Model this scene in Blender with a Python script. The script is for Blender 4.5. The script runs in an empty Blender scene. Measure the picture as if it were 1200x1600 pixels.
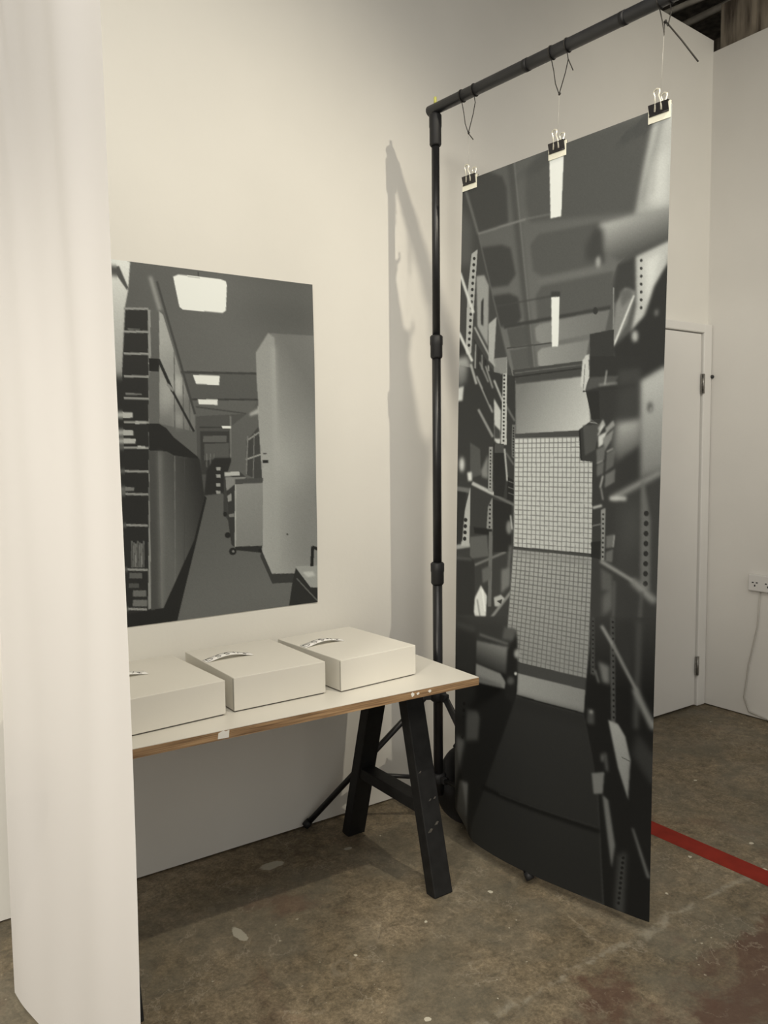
import bpy, bmesh, math, random
import numpy as np
from mathutils import Vector, Matrix
random.seed(4)
S = bpy.context.scene
COL = S.collection

# ------------------------------------------------------------------ camera
F_PX, PITCH, YAW, ROLL = 1250.0, math.radians(4.35), math.radians(55.1), math.radians(-0.555)
CAM = Vector((0.0, -2.642, 1.45))
fw = Vector((math.cos(YAW) * math.cos(PITCH), math.sin(YAW) * math.cos(PITCH), -math.sin(PITCH)))
rt0 = Vector((math.sin(YAW), -math.cos(YAW), 0)); up0 = rt0.cross(fw)
rt = rt0 * math.cos(ROLL) + up0 * math.sin(ROLL)
up = up0 * math.cos(ROLL) - rt0 * math.sin(ROLL)
cam = bpy.data.cameras.new('camera'); cam_o = bpy.data.objects.new('camera', cam); COL.objects.link(cam_o)
m = Matrix((rt, up, -fw)).transposed().to_4x4(); m.translation = CAM
cam_o.matrix_world = m
cam.sensor_fit = 'VERTICAL'; cam.sensor_height = 36.0; cam.lens = F_PX / 1600 * 36.0
cam.clip_start = 0.05
S.camera = cam_o

# ------------------------------------------------------------------ light
world = bpy.data.worlds.new('world'); S.world = world; world.use_nodes = True
world.node_tree.nodes['Background'].inputs[0].default_value = (1.0, 0.965, 0.90, 1)
world.node_tree.nodes['Background'].inputs[1].default_value = 0.55

def spot(name, loc, target, energy, size, blend, radius, color):
    l = bpy.data.lights.new(name, 'SPOT'); l.energy = energy; l.spot_size = math.radians(size); l.spot_blend = blend
    l.shadow_soft_size = radius; l.color = color
    o = bpy.data.objects.new(name, l); COL.objects.link(o); o.location = loc
    o.rotation_euler = (Vector(target) - Vector(loc)).to_track_quat('-Z', 'Y').to_euler()
    return o
spot('gallery_and_fill_spot', (1.87, -2.14, 3.15), (0.70, 0.0, 1.15), 104, 103, 1.0, 0.022, (1.0, 0.905, 0.73))       # over the table
spot('gallery_and_fill_spot', (-2.20, -2.90, 2.35), (0.30, -0.55, 0.85), 285, 46, 0.9, 0.16, (1.0, 0.93, 0.80))         # on the left hanging sheet
spot('gallery_and_fill_spot', (-1.50, -3.35, 3.2), (1.95, -0.88, 2.10), 185, 33, 0.9, 0.30, (1.0, 0.94, 0.82))        # added fill that brightens the tall banner, no such lamp known
spot('gallery_and_fill_spot', (2.45, -3.30, 3.7), (4.00, -0.25, 2.60), 122, 56, 1.0, 0.25, (1.0, 0.93, 0.79))         # added fill that lifts the right-hand wall, source made up

al = bpy.data.lights.new('overhead_fill_light', 'AREA'); al.shape = 'RECTANGLE'; al.size = 3.5; al.size_y = 2.0; al.energy = 70; al.color = (1.0, 0.955, 0.87)  # added soft fill overhead, stands in for the room's ambient light
ao = bpy.data.objects.new('overhead_fill_light', al); COL.objects.link(ao); ao.location = (0.0, -2.1, 4.38); al.spread = math.radians(125)
ao.rotation_euler = (Vector((0.9, -0.8, 0.0)) - Vector(ao.location)).to_track_quat('-Z', 'Y').to_euler()

vs = S.view_settings
vs.view_transform = 'Standard'; vs.look = 'None'; vs.gamma = 1.0; vs.use_curve_mapping = False
vs.exposure = 0.26

# ------------------------------------------------------------------ helpers
def lin(v):
    v = np.asarray(v, float) / 255.0
    return np.where(v <= 0.04045, v / 12.92, ((v + 0.055) / 1.055) ** 2.4)

def tag(o, label=None, cat=None, group=None, kind=None):
    if label: o['label'] = label
    if cat: o['category'] = cat
    if group: o['group'] = group
    if kind: o['kind'] = kind
    return o

def empty(name, loc, rz=0.0, label=None, cat=None, group=None):
    o = bpy.data.objects.new(name, None); COL.objects.link(o)
    o.location = loc; o.rotation_euler = (0, 0, rz); o.empty_display_size = 0.05
    return tag(o, label, cat, group)

class MB:
    """collects shapes in one bmesh"""
    def __init__(s): s.bm = bmesh.new()
    def box(s, c, d, rot=None, bevel=0.0):
        t = bmesh.new(); bmesh.ops.create_cube(t, size=1.0)
        bmesh.ops.scale(t, vec=d, verts=t.verts)
        if bevel: bmesh.ops.bevel(t, geom=t.edges[:], offset=bevel, segments=2, affect='EDGES', profile=0.5)
        M = Matrix.Translation(c)
        if rot is not None: M = M @ rot.to_4x4()
        return s._add(t, M)
    def _add(s, t, M=None):
        if M is not None: bmesh.ops.transform(t, matrix=M, verts=t.verts)
        me = bpy.data.meshes.new('t'); t.to_mesh(me); t.free(); s.bm.from_mesh(me); bpy.data.meshes.remove(me)
        return s
    def beam(s, a, b, w, h, xdir=(1, 0, 0), bevel=0.0):
        a = Vector(a); b = Vector(b); z = (b - a).normalized(); x = Vector(xdir); x = (x - z * x.dot(z)).normalized(); y = z.cross(x)
        R = Matrix((x, y, z)).transposed()
        return s.box((a + b) / 2, (w, h, (b - a).length), R, bevel)
    def tube(s, pts, r, n=12, closed=False, caps=True):
        pts = [Vector(p) for p in pts]; N = len(pts); rs = r if hasattr(r, '__len__') else [r] * N
        rings = []; px = None
        for i, p in enumerate(pts):
            if closed: t = pts[(i + 1) % N] - pts[i - 1]
            else: t = pts[min(i + 1, N - 1)] - pts[max(i - 1, 0)]
            t.normalize()
            if px is None: px = t.orthogonal().normalized()
            px = (px - t * px.dot(t)).normalized(); py = t.cross(px)
            rings.append([s.bm.verts.new(p + (px * math.cos(2 * math.pi * k / n) + py * math.sin(2 * math.pi * k / n)) * rs[i]) for k in range(n)])
        for i in range(N if closed else N - 1):
            A = rings[i]; B = rings[(i + 1) % N]
            for k in range(n): s.bm.faces.new((A[k], A[(k + 1) % n], B[(k + 1) % n], B[k])).smooth = True
        if caps and not closed:
            s.bm.faces.new(rings[0][::-1]); s.bm.faces.new(rings[-1])
        return s
    def lathe(s, base, prof, n=20, axis=(0, 0, 1)):
        """prof: (r, h) along the axis"""
        z = Vector(axis).normalized(); x = z.orthogonal().normalized(); y = z.cross(x); base = Vector(base); rings = []
        for r, h in prof:
            rings.append([s.bm.verts.new(base + z * h + (x * math.cos(2 * math.pi * k / n) + y * math.sin(2 * math.pi * k / n)) * r) for k in range(n)])
        for A, B in zip(rings, rings[1:]):
            for k in range(n): s.bm.faces.new((A[k], A[(k + 1) % n], B[(k + 1) % n], B[k])).smooth = True
        s.bm.faces.new(rings[0][::-1]); s.bm.faces.new(rings[-1])
        return s
    def prism(s, poly, z0, z1, M=None):
        t = bmesh.new(); lo = [t.verts.new((x, y, z0)) for x, y in poly]; hi = [t.verts.new((x, y, z1)) for x, y in poly]
        t.faces.new(lo[::-1]); t.faces.new(hi); n = len(poly)
        for k in range(n): t.faces.new((lo[k], lo[(k + 1) % n], hi[(k + 1) % n], hi[k]))
        bmesh.ops.recalc_face_normals(t, faces=t.faces)
        return s._add(t, M)
    def build(s, name, mat, parent=None, loc=None, rz=0.0):
        me = bpy.data.meshes.new(name); s.bm.to_mesh(me); s.bm.free()
        me.materials.append(mat)
        o = bpy.data.objects.new(name, me); COL.objects.link(o)
        if parent: o.parent = parent
        if loc is not None: o.location = loc; o.rotation_euler = (0, 0, rz)
        return o

def copy_tree(o, parent=None):
    c = o.copy(); COL.objects.link(c)
    if parent: c.parent = parent; c.matrix_parent_inverse = o.matrix_parent_inverse
    for ch in list(o.children): copy_tree(ch, c)
    return c

# ------------------------------------------------------------------ materials
def mat(name, col, rough=0.6, metal=0.0, spec=0.5, noise=None, bump=None, coat=0.0):
    M = bpy.data.materials.new(name); M.use_nodes = True; nt = M.node_tree; b = nt.nodes['Principled BSDF']
    b.inputs['Base Color'].default_value = (*col, 1); b.inputs['Roughness'].default_value = rough
    b.inputs['Metallic'].default_value = metal; b.inputs['Specular IOR Level'].default_value = spec
    if coat: b.inputs['Coat Weight'].default_value = coat
    tc = nt.nodes.new('ShaderNodeTexCoord')
    if noise:   # (scale, amount)
        n = nt.nodes.new('ShaderNodeTexNoise'); n.inputs['Scale'].default_value = noise[0]; n.inputs['Detail'].default_value = 6
        nt.links.new(tc.outputs['Object'], n.inputs['Vector'])
        r = nt.nodes.new('ShaderNodeValToRGB'); a = noise[1]
        r.color_ramp.elements[0].position = 0.3; r.color_ramp.elements[1].position = 0.7
        r.color_ramp.elements[0].color = (*[c * (1 - a) for c in col], 1); r.color_ramp.elements[1].color = (*[min(1, c * (1 + a)) for c in col], 1)
        nt.links.new(n.outputs['Fac'], r.inputs[0]); nt.links.new(r.outputs[0], b.inputs['Base Color'])
    if bump:    # (scale, strength)
        n = nt.nodes.new('ShaderNodeTexNoise'); n.inputs['Scale'].default_value = bump[0]; n.inputs['Detail'].default_value = 4
        nt.links.new(tc.outputs['Object'], n.inputs['Vector'])
        u = nt.nodes.new('ShaderNodeBump'); u.inputs['Strength'].default_value = bump[1]; u.inputs['Distance'].default_value = 0.003
        nt.links.new(n.outputs['Fac'], u.inputs['Height']); nt.links.new(u.outputs[0], b.inputs['Normal'])
    return M

M_wall = mat('white_wall_paint', (0.78, 0.765, 0.715), 0.75, spec=0.2, noise=(2.2, 0.025), bump=(60, 0.15))
M_side = mat('grey_white_wall_paint', (0.74, 0.725, 0.69), 0.75, spec=0.2, noise=(1.6, 0.04), bump=(45, 0.2))
M_door = mat('white_gloss_paint', (0.77, 0.76, 0.73), 0.45, spec=0.4, noise=(3, 0.02))
M_black = mat('matt_black_metal', (0.012, 0.012, 0.013), 0.38, spec=0.5, noise=(30, 0.2))
M_bar = mat('black_bar_paint', (0.022, 0.023, 0.026), 0.42, spec=0.5, noise=(30, 0.2))
M_plast = mat('black_plastic', (0.013, 0.013, 0.014), 0.55, spec=0.4, bump=(200, 0.1))
M_wood_b = mat('black_stained_wood', (0.010, 0.010, 0.010), 0.6, spec=0.35, noise=(25, 0.35), bump=(60, 0.2))
M_lam = mat('white_laminate', (0.69, 0.665, 0.60), 0.35, spec=0.45, noise=(4, 0.015))
M_box = mat('pale_grey_card', (0.71, 0.685, 0.62), 0.62, spec=0.25, noise=(3, 0.02), bump=(250, 0.06))
M_boxin = mat('dark_gap_card', (0.10, 0.095, 0.085), 0.8)
M_seam = mat('card_seam_grey', (0.34, 0.325, 0.29), 0.8)  # mid-grey line of the seam at the box corner
M_paper = mat('white_label_paper', (0.88, 0.87, 0.84), 0.7, spec=0.2)
M_ink = mat('black_ink', (0.02, 0.018, 0.016), 0.6)
M_card = mat('cream_card', (0.93, 0.91, 0.76), 0.65, spec=0.2)
M_clip = mat('black_clip_enamel', (0.018, 0.016, 0.017), 0.3, spec=0.5)
M_steel = mat('nickel_wire', (0.86, 0.84, 0.72), 0.28, metal=0.55)
M_hinge = mat('dull_steel', (0.30, 0.29, 0.27), 0.4, metal=0.8, noise=(90, 0.3))
M_string = mat('black_string', (0.02, 0.018, 0.015), 0.85)
M_yellow = mat('yellow_plastic', (0.62, 0.62, 0.16), 0.5)
M_tape = mat('red_floor_tape', (0.24, 0.024, 0.014), 0.75, spec=0.15, noise=(14, 0.14))
M_mask = mat('white_masking_tape', (0.80, 0.79, 0.74), 0.7)
M_pipe = mat('cream_pipe_paint', (0.50, 0.47, 0.40), 0.6, noise=(12, 0.25))
M_sock = mat('white_plastic', (0.72, 0.71, 0.69), 0.4)
M_dark = mat('dark_slot', (0.03, 0.03, 0.03), 0.6)
M_bag = mat('black_nylon', (0.010, 0.010, 0.011), 0.7, bump=(120, 0.3))

def ply_material():
    M = bpy.data.materials.new('plywood_edge'); M.use_nodes = True; nt = M.node_tree; b = nt.nodes['Principled BSDF']
    b.inputs['Roughness'].default_value = 0.65
    tc = nt.nodes.new('ShaderNodeTexCoord'); sp = nt.nodes.new('ShaderNodeSeparateXYZ'); nt.links.new(tc.outputs['Object'], sp.inputs[0])
    mp = nt.nodes.new('ShaderNodeMapping'); mp.inputs['Scale'].default_value = (6, 6, 240); nt.links.new(tc.outputs['Object'], mp.inputs[0])
    n = nt.nodes.new('ShaderNodeTexNoise'); n.inputs['Scale'].default_value = 1.0; n.inputs['Detail'].default_value = 5; nt.links.new(mp.outputs[0], n.inputs['Vector'])
    r = nt.nodes.new('ShaderNodeValToRGB'); e = r.color_ramp.elements
    e[0].position = 0.32; e[0].color = (0.13, 0.070, 0.032, 1); e[1].position = 0.66; e[1].color = (0.42, 0.27, 0.14, 1)
    nt.links.new(n.outputs['Fac'], r.inputs[0]); nt.links.new(r.outputs[0], b.inputs['Base Color'])
    return M
M_ply = ply_material()

def concrete_floor():
    M = bpy.data.materials.new('worn_concrete'); M.use_nodes = True; nt = M.node_tree; N = nt.nodes; L = nt.links; b = N['Principled BSDF']
    tc = N.new('ShaderNodeTexCoord'); P = tc.outputs['Object']
    def noise(scale, detail=8, rough=0.6, dist=0.0, off=(0, 0, 0)):
        mp = N.new('ShaderNodeMapping'); mp.inputs['Location'].default_value = off; L.new(P, mp.inputs[0])
        n = N.new('ShaderNodeTexNoise'); n.inputs['Scale'].default_value = scale; n.inputs['Detail'].default_value = detail
        n.inputs['Roughness'].default_value = rough; n.inputs['Distortion'].default_value = dist; L.new(mp.outputs[0], n.inputs['Vector']); return n.outputs['Fac']
    def ramp(src, stops):
        r = N.new('ShaderNodeValToRGB'); e = r.color_ramp.elements
        while len(e) < len(stops): e.new(0.5)
        for k, (p, c) in enumerate(stops): e[k].position = p; e[k].color = (*c, 1) if hasattr(c, '__len__') else (c, c, c, 1)
        L.new(src, r.inputs[0]); return r.outputs[0]
    def math_(op, a, b_=None, c_=None):
        n = N.new('ShaderNodeMath'); n.operation = op
        for i, v in enumerate((a, b_, c_)):
            if v is None: continue
            if isinstance(v, (int, float)): n.inputs[i].default_value = v
            else: L.new(v, n.inputs[i])
        return n.outputs[0]
    def mix(f, a, c):
        n = N.new('ShaderNodeMix'); n.data_type = 'RGBA'
        if isinstance(f, (int, float)): n.inputs[0].default_value = f
        else: L.new(f, n.inputs[0])
        for i, v in ((6, a), (7, c)):
            if isinstance(v, tuple): n.inputs[i].default_value = (*v, 1)
            else: L.new(v, n.inputs[i])
        return n.outputs[2]
    sp = N.new('ShaderNodeSeparateXYZ'); L.new(P, sp.inputs[0]); X, Y = sp.outputs[0], sp.outputs[1]
    base = ramp(noise(1.7, 9, 0.62, 0.4), [(0.30, (0.098, 0.078, 0.050)), (0.48, (0.175, 0.140, 0.090)), (0.62, (0.235, 0.190, 0.128)), (0.78, (0.31, 0.26, 0.185))])
    grit = ramp(noise(95, 6, 0.8, 0.2, (2, 2, 0)), [(0.34, 0.55), (0.5, 1.0), (0.66, 1.55)])
    fine = ramp(noise(20, 10, 0.78, 0.3), [(0.32, 0.45), (0.5, 0.95), (0.68, 1.5)])
    n = N.new('ShaderNodeMix'); n.data_type = 'RGBA'; n.blend_type = 'MULTIPLY'; n.inputs[0].default_value = 1; L.new(base, n.inputs[6]); L.new(fine, n.inputs[7]); c = n.outputs[2]
    n = N.new('ShaderNodeMix'); n.data_type = 'RGBA'; n.blend_type = 'MULTIPLY'; n.inputs[0].default_value = 0.8; L.new(c, n.inputs[6]); L.new(grit, n.inputs[7]); c = n.outputs[2]
    # greyish green worn band against the wall
    c = mix(math_('MULTIPLY', ramp(noise(2.6, 6, 0.6, 0.3, (3, 1, 0)), [(0.45, 0.0), (0.6, 1.0)]), 0.55), c, (0.140, 0.130, 0.100))
    # pale scuffs
    c = mix(math_('MULTIPLY', ramp(noise(9, 8, 0.75, 1.2, (7, 2, 0)), [(0.58, 0.0), (0.70, 1.0)]), 0.5), c, (0.27, 0.235, 0.175))
    # reddish stains everywhere, faint
    c = mix(math_('MULTIPLY', ramp(noise(2.1, 7, 0.65, 0.6, (11, 5, 0)), [(0.58, 0.0), (0.68, 1.0)]), 0.45), c, (0.14, 0.075, 0.052))
    # old red floor paint beyond the joint (y < -1.22), flaking at its edge
    edge = math_('ADD', math_('MULTIPLY', math_('ADD', Y, 1.30), -4.5), math_('MULTIPLY', math_('SUBTRACT', noise(2.4, 9, 0.68, 0.7, (2, 9, 0)), 0.5), 3.2))
    redm = ramp(edge, [(0.05, 0.0), (0.22, 1.0)])
    bare = ramp(noise(3.0, 8, 0.66, 0.5, (5, 5, 0)), [(0.46, 1.0), (0.57, 0.12)])
    c = mix(math_('MULTIPLY', math_('MULTIPLY', redm, bare), 0.72), c, (0.095, 0.046, 0.032))
    # joint in the slab: broken pale line around y = -1.19
    wob = math_('MULTIPLY', math_('SUBTRACT', noise(5, 7, 0.7, 0.5, (1, 4, 0)), 0.5), 0.14)
    d = math_('ABSOLUTE', math_('ADD', math_('ADD', Y, 1.195), wob))
    jl = ramp(d, [(0.0, 1.0), (0.018, 0.0)])
    jd = ramp(noise(14, 6, 0.7, 0, (8, 8, 0)), [(0.42, 0.0), (0.55, 1.0)])
    c = mix(math_('MULTIPLY', math_('MULTIPLY', jl, jd), 0.6), c, (0.36, 0.33, 0.26))
    # wandering hairline cracks
    for k_, (sc_, off_) in enumerate(((1.6, (4, 7, 0)), (2.7, (9, 1, 0)))):
        dl = math_('ABSOLUTE', math_('SUBTRACT', noise(sc_, 7, 0.62, 0.4, off_), 0.5)); br = ramp(noise(4, 4, 0.6, 0, (k_ * 3 + 1, 6, 0)), [(0.5, 0.0), (0.6, 1.0)])
        c = mix(math_('MULTIPLY', math_('MULTIPLY', ramp(dl, [(0.0, 1.0), (0.006, 0.0)]), br), 0.5), c, (0.38, 0.33, 0.25))
    # pale plaster smears
    for (bx, by, rx, ry, sd) in ((1.22, -0.185, 0.055, 0.030, 1), (0.955, -0.49, 0.020, 0.050, 5), (1.50, -0.24, 0.02, 0.012, 2)):
        w1 = math_('MULTIPLY', math_('SUBTRACT', noise(28, 5, 0.6, 0, (sd, 2, 0)), 0.5), 1.6)
        ex = math_('POWER', math_('ABSOLUTE', math_('DIVIDE', math_('SUBTRACT', X, bx), rx)), 2.0); ey = math_('POWER', math_('ABSOLUTE', math_('DIVIDE', math_('SUBTRACT', Y, by), ry)), 2.0)
        c = mix(math_('MULTIPLY', ramp(math_('ADD', math_('ADD', ex, ey), w1), [(0.55, 1.0), (0.75, 0.0)]), 0.75), c, (0.46, 0.44, 0.36))
    # paint specks
    v = N.new('ShaderNodeTexVoronoi'); v.inputs['Scale'].default_value = 15; v.inputs['Randomness'].default_value = 1.0
    wv = N.new('ShaderNodeVectorMath'); wv.operation = 'ADD'; nn = N.new('ShaderNodeTexNoise'); nn.inputs['Scale'].default_value = 60; L.new(P, nn.inputs['Vector'])
    sc = N.new('ShaderNodeVectorMath'); sc.operation = 'SCALE'; sc.inputs['Scale'].default_value = 0.014; L.new(nn.outputs['Color'], sc.inputs[0]); L.new(P, wv.inputs[0]); L.new(sc.outputs[0], wv.inputs[1]); L.new(wv.outputs[0], v.inputs['Vector'])
    cs = N.new('ShaderNodeSeparateColor'); L.new(v.outputs['Color'], cs.inputs[0])
    rad = math_('MULTIPLY', math_('POWER', cs.outputs[0], 5.0), 0.16)
    spk = math_('MULTIPLY', math_('LESS_THAN', v.outputs['Distance'], rad), math_('GREATER_THAN', cs.outputs[1], 0.35))
    c = mix(math_('MULTIPLY', spk, 0.9), c, (0.62, 0.58, 0.47))
    v2 = N.new('ShaderNodeTexVoronoi'); v2.inputs['Scale'].default_value = 42; L.new(wv.outputs[0], v2.inputs['Vector'])
    c2 = N.new('ShaderNodeSeparateColor'); L.new(v2.outputs['Color'], c2.inputs[0])
    tiny = math_('MULTIPLY', math_('LESS_THAN', v2.outputs['Distance'], math_('MULTIPLY', math_('POWER', c2.outputs[0], 5.0), 0.17)), ramp(noise(3.5, 5, 0.6, 0, (6, 3, 0)), [(0.48, 0.0), (0.56, 1.0)]))
    c = mix(math_('MULTIPLY', tiny, 0.75), c, (0.50, 0.46, 0.36))
    L.new(c, b.inputs['Base Color'])
    L.new(ramp(noise(3, 6), [(0.35, 0.50), (0.65, 0.78)]), b.inputs['Roughness'])
    b.inputs['Specular IOR Level'].default_value = 0.35
    u = N.new('ShaderNodeBump'); u.inputs['Strength'].default_value = 0.35; u.inputs['Distance'].default_value = 0.004
    L.new(noise(22, 10, 0.7), u.inputs['Height']); L.new(u.outputs[0], b.inputs['Normal'])
    return M
M_floor = concrete_floor()

def stained_concrete(name, lo, hi):
    M = bpy.data.materials.new(name); M.use_nodes = True; nt = M.node_tree; b = nt.nodes['Principled BSDF']; b.inputs['Roughness'].default_value = 0.85
    tc = nt.nodes.new('ShaderNodeTexCoord'); mp = nt.nodes.new('ShaderNodeMapping'); mp.inputs['Scale'].default_value = (14, 14, 2.0); nt.links.new(tc.outputs['Object'], mp.inputs[0])
    n = nt.nodes.new('ShaderNodeTexNoise'); n.inputs['Scale'].default_value = 1.6; n.inputs['Detail'].default_value = 7; nt.links.new(mp.outputs[0], n.inputs['Vector'])
    r = nt.nodes.new('ShaderNodeValToRGB'); e = r.color_ramp.elements; e[0].position = 0.38; e[0].color = (*lo, 1); e[1].position = 0.66; e[1].color = (*hi, 1)
    nt.links.new(n.outputs['Fac'], r.inputs[0]); nt.links.new(r.outputs[0], b.inputs['Base Color'])
    return M
M_old = stained_concrete('stained_old_wall', (0.075, 0.058, 0.042), (0.36, 0.31, 0.24))
M_ceil = stained_concrete('sooty_ceiling', (0.10, 0.09, 0.075), (0.24, 0.22, 0.18))

def print_material(name, gloss=0.42, translucent=0.0):
    """printed paper: the print is a colour attribute, the back is blank white paper"""
    M = bpy.data.materials.new(name); M.use_nodes = True; nt = M.node_tree; N = nt.nodes; L = nt.links; b = N['Principled BSDF']
    a = N.new('ShaderNodeAttribute'); a.attribute_name = 'print'
    g = N.new('ShaderNodeNewGeometry')
    mx = N.new('ShaderNodeMix'); mx.data_type = 'RGBA'; L.new(g.outputs['Backfacing'], mx.inputs[0]); L.new(a.outputs['Color'], mx.inputs[6]); mx.inputs[7].default_value = (0.82, 0.80, 0.785, 1)
    L.new(mx.outputs[2], b.inputs['Base Color']); b.inputs['Roughness'].default_value = gloss; b.inputs['Specular IOR Level'].default_value = 0.16
    if translucent:
        t = N.new('ShaderNodeBsdfTranslucent'); t.inputs['Color'].default_value = (0.8, 0.78, 0.74, 1)
        ms = N.new('ShaderNodeMixShader'); ms.inputs[0].default_value = translucent
        L.new(b.outputs[0], ms.inputs[1]); L.new(t.outputs[0], ms.inputs[2]); L.new(ms.outputs[0], N['Material Output'].inputs['Surface'])
    return M
M_print = print_material('satin_photo_print', 0.5)
M_sheet = print_material('translucent_photo_print', 0.6, 0.22)

# ------------------------------------------------------------------ a small picture rasteriser for the two printed photographs
def homography(src, dst):
    A = []
    for (x, y), (u, v) in zip(src, dst):
        A.append([x, y, 1, 0, 0, 0, -u * x, -u * y, -u]); A.append([0, 0, 0, x, y, 1, -v * x, -v * y, -v])
    _, _, V = np.linalg.svd(np.array(A, float)); return V[-1].reshape(3, 3)

class Canvas:
    """grey picture; shapes are given in the coordinates of a close-up view (x0, y0, scale) of the print"""
    def __init__(s, w, h, corners, base):
        s.w, s.h = w, h; s.a = np.full((h, w), float(base)); s.H = homography(corners, [(0, 0), (w, 0), (w, h), (0, h)]); s.view(0, 0, 1)
        yy, xx = np.mgrid[0:h, 0:w]; s.X = xx + 0.5; s.Y = yy + 0.5
    def view(s, x0, y0, k): s.v = (x0, y0, k)
    def pt(s, p):
        x0, y0, k = s.v; q = s.H @ np.array([x0 + p[0] / k, y0 + p[1] / k, 1.0]); return q[:2] / q[2]
    def mask(s, P, soft):
        P = np.array(P); pad = 3 + int(3 * soft)
        xa, xb = int(max(0, P[:, 0].min() - pad)), int(min(s.w, P[:, 0].max() + pad + 1)); ya, yb = int(max(0, P[:, 1].min() - pad)), int(min(s.h, P[:, 1].max() + pad + 1))
        if xb <= xa or yb <= ya: return None
        acc = np.zeros((yb - ya, xb - xa)); sub = ((-.25, -.25), (.25, -.25), (-.25, .25), (.25, .25))
        for dx, dy in sub:
            X = s.X[ya:yb, xa:xb] + dx; Y = s.Y[ya:yb, xa:xb] + dy; ins = np.zeros(X.shape, bool)
            for (x1, y1), (x2, y2) in zip(P, np.roll(P, -1, 0)):
                if y1 == y2: continue
                c = ((y1 > Y) != (y2 > Y)) & (X < (x2 - x1) * (Y - y1) / (y2 - y1) + x1); ins ^= c
            acc += ins
        acc /= 4.0
        if soft > 0: acc = blur(acc, soft)
        return acc, xa, xb, ya, yb
    def poly(s, pts, val, soft=0.0, grad=None, alpha=1.0):
        """val: grey, or with grad=(p, q) a pair of greys at p and q"""
        r = s.mask([s.pt(p) for p in pts], soft)
        if r is None: return
        m_, xa, xb, ya, yb = r; m_ = m_ * alpha
        if grad:
            p, q = s.pt(grad[0]), s.pt(grad[1]); d = q - p; t = ((s.X[ya:yb, xa:xb] - p[0]) * d[0] + (s.Y[ya:yb, xa:xb] - p[1]) * d[1]) / (d @ d); t = np.clip(t, 0, 1); v = val[0] + (val[1] - val[0]) * t
        else: v = val
        s.a[ya:yb, xa:xb] = s.a[ya:yb, xa:xb] * (1 - m_) + v * m_
    def line(s, p, q, w, val, soft=0.0, alpha=1.0):
        p = np.array(p, float); q = np.array(q, float); d = q - p; n = np.array([-d[1], d[0]]) / max(1e-6, np.hypot(*d)) * w / 2
        s.poly([p + n, q + n, q - n, p - n], val, soft, alpha=alpha)
    def disc(s, c, rx, ry, val, soft=0.0, alpha=1.0):
        s.poly([(c[0] + rx * math.cos(t), c[1] + ry * math.sin(t)) for t in np.linspace(0, 2 * math.pi, 18)[:-1]], val, soft, alpha=alpha)
    def holes(s, p, q, n, r, val=30):
        for k in range(n):
            t = (k + 0.5) / n; s.disc((p[0] + (q[0] - p[0]) * t, p[1] + (q[1] - p[1]) * t), r, r * 1.15, val)

def blur(a, sig):
    r = max(1, int(round(sig * 2.5))); k = np.exp(-0.5 * (np.arange(-r, r + 1) / sig) ** 2); k /= k.sum()
    for ax in (0, 1):
        p = np.pad(a, [(r, r) if i == ax else (0, 0) for i in (0, 1)], mode='edge')
        a = sum(kk * np.take(p, range(i, i + a.shape[ax]), axis=ax) for i, kk in enumerate(k))
    return a

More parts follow.
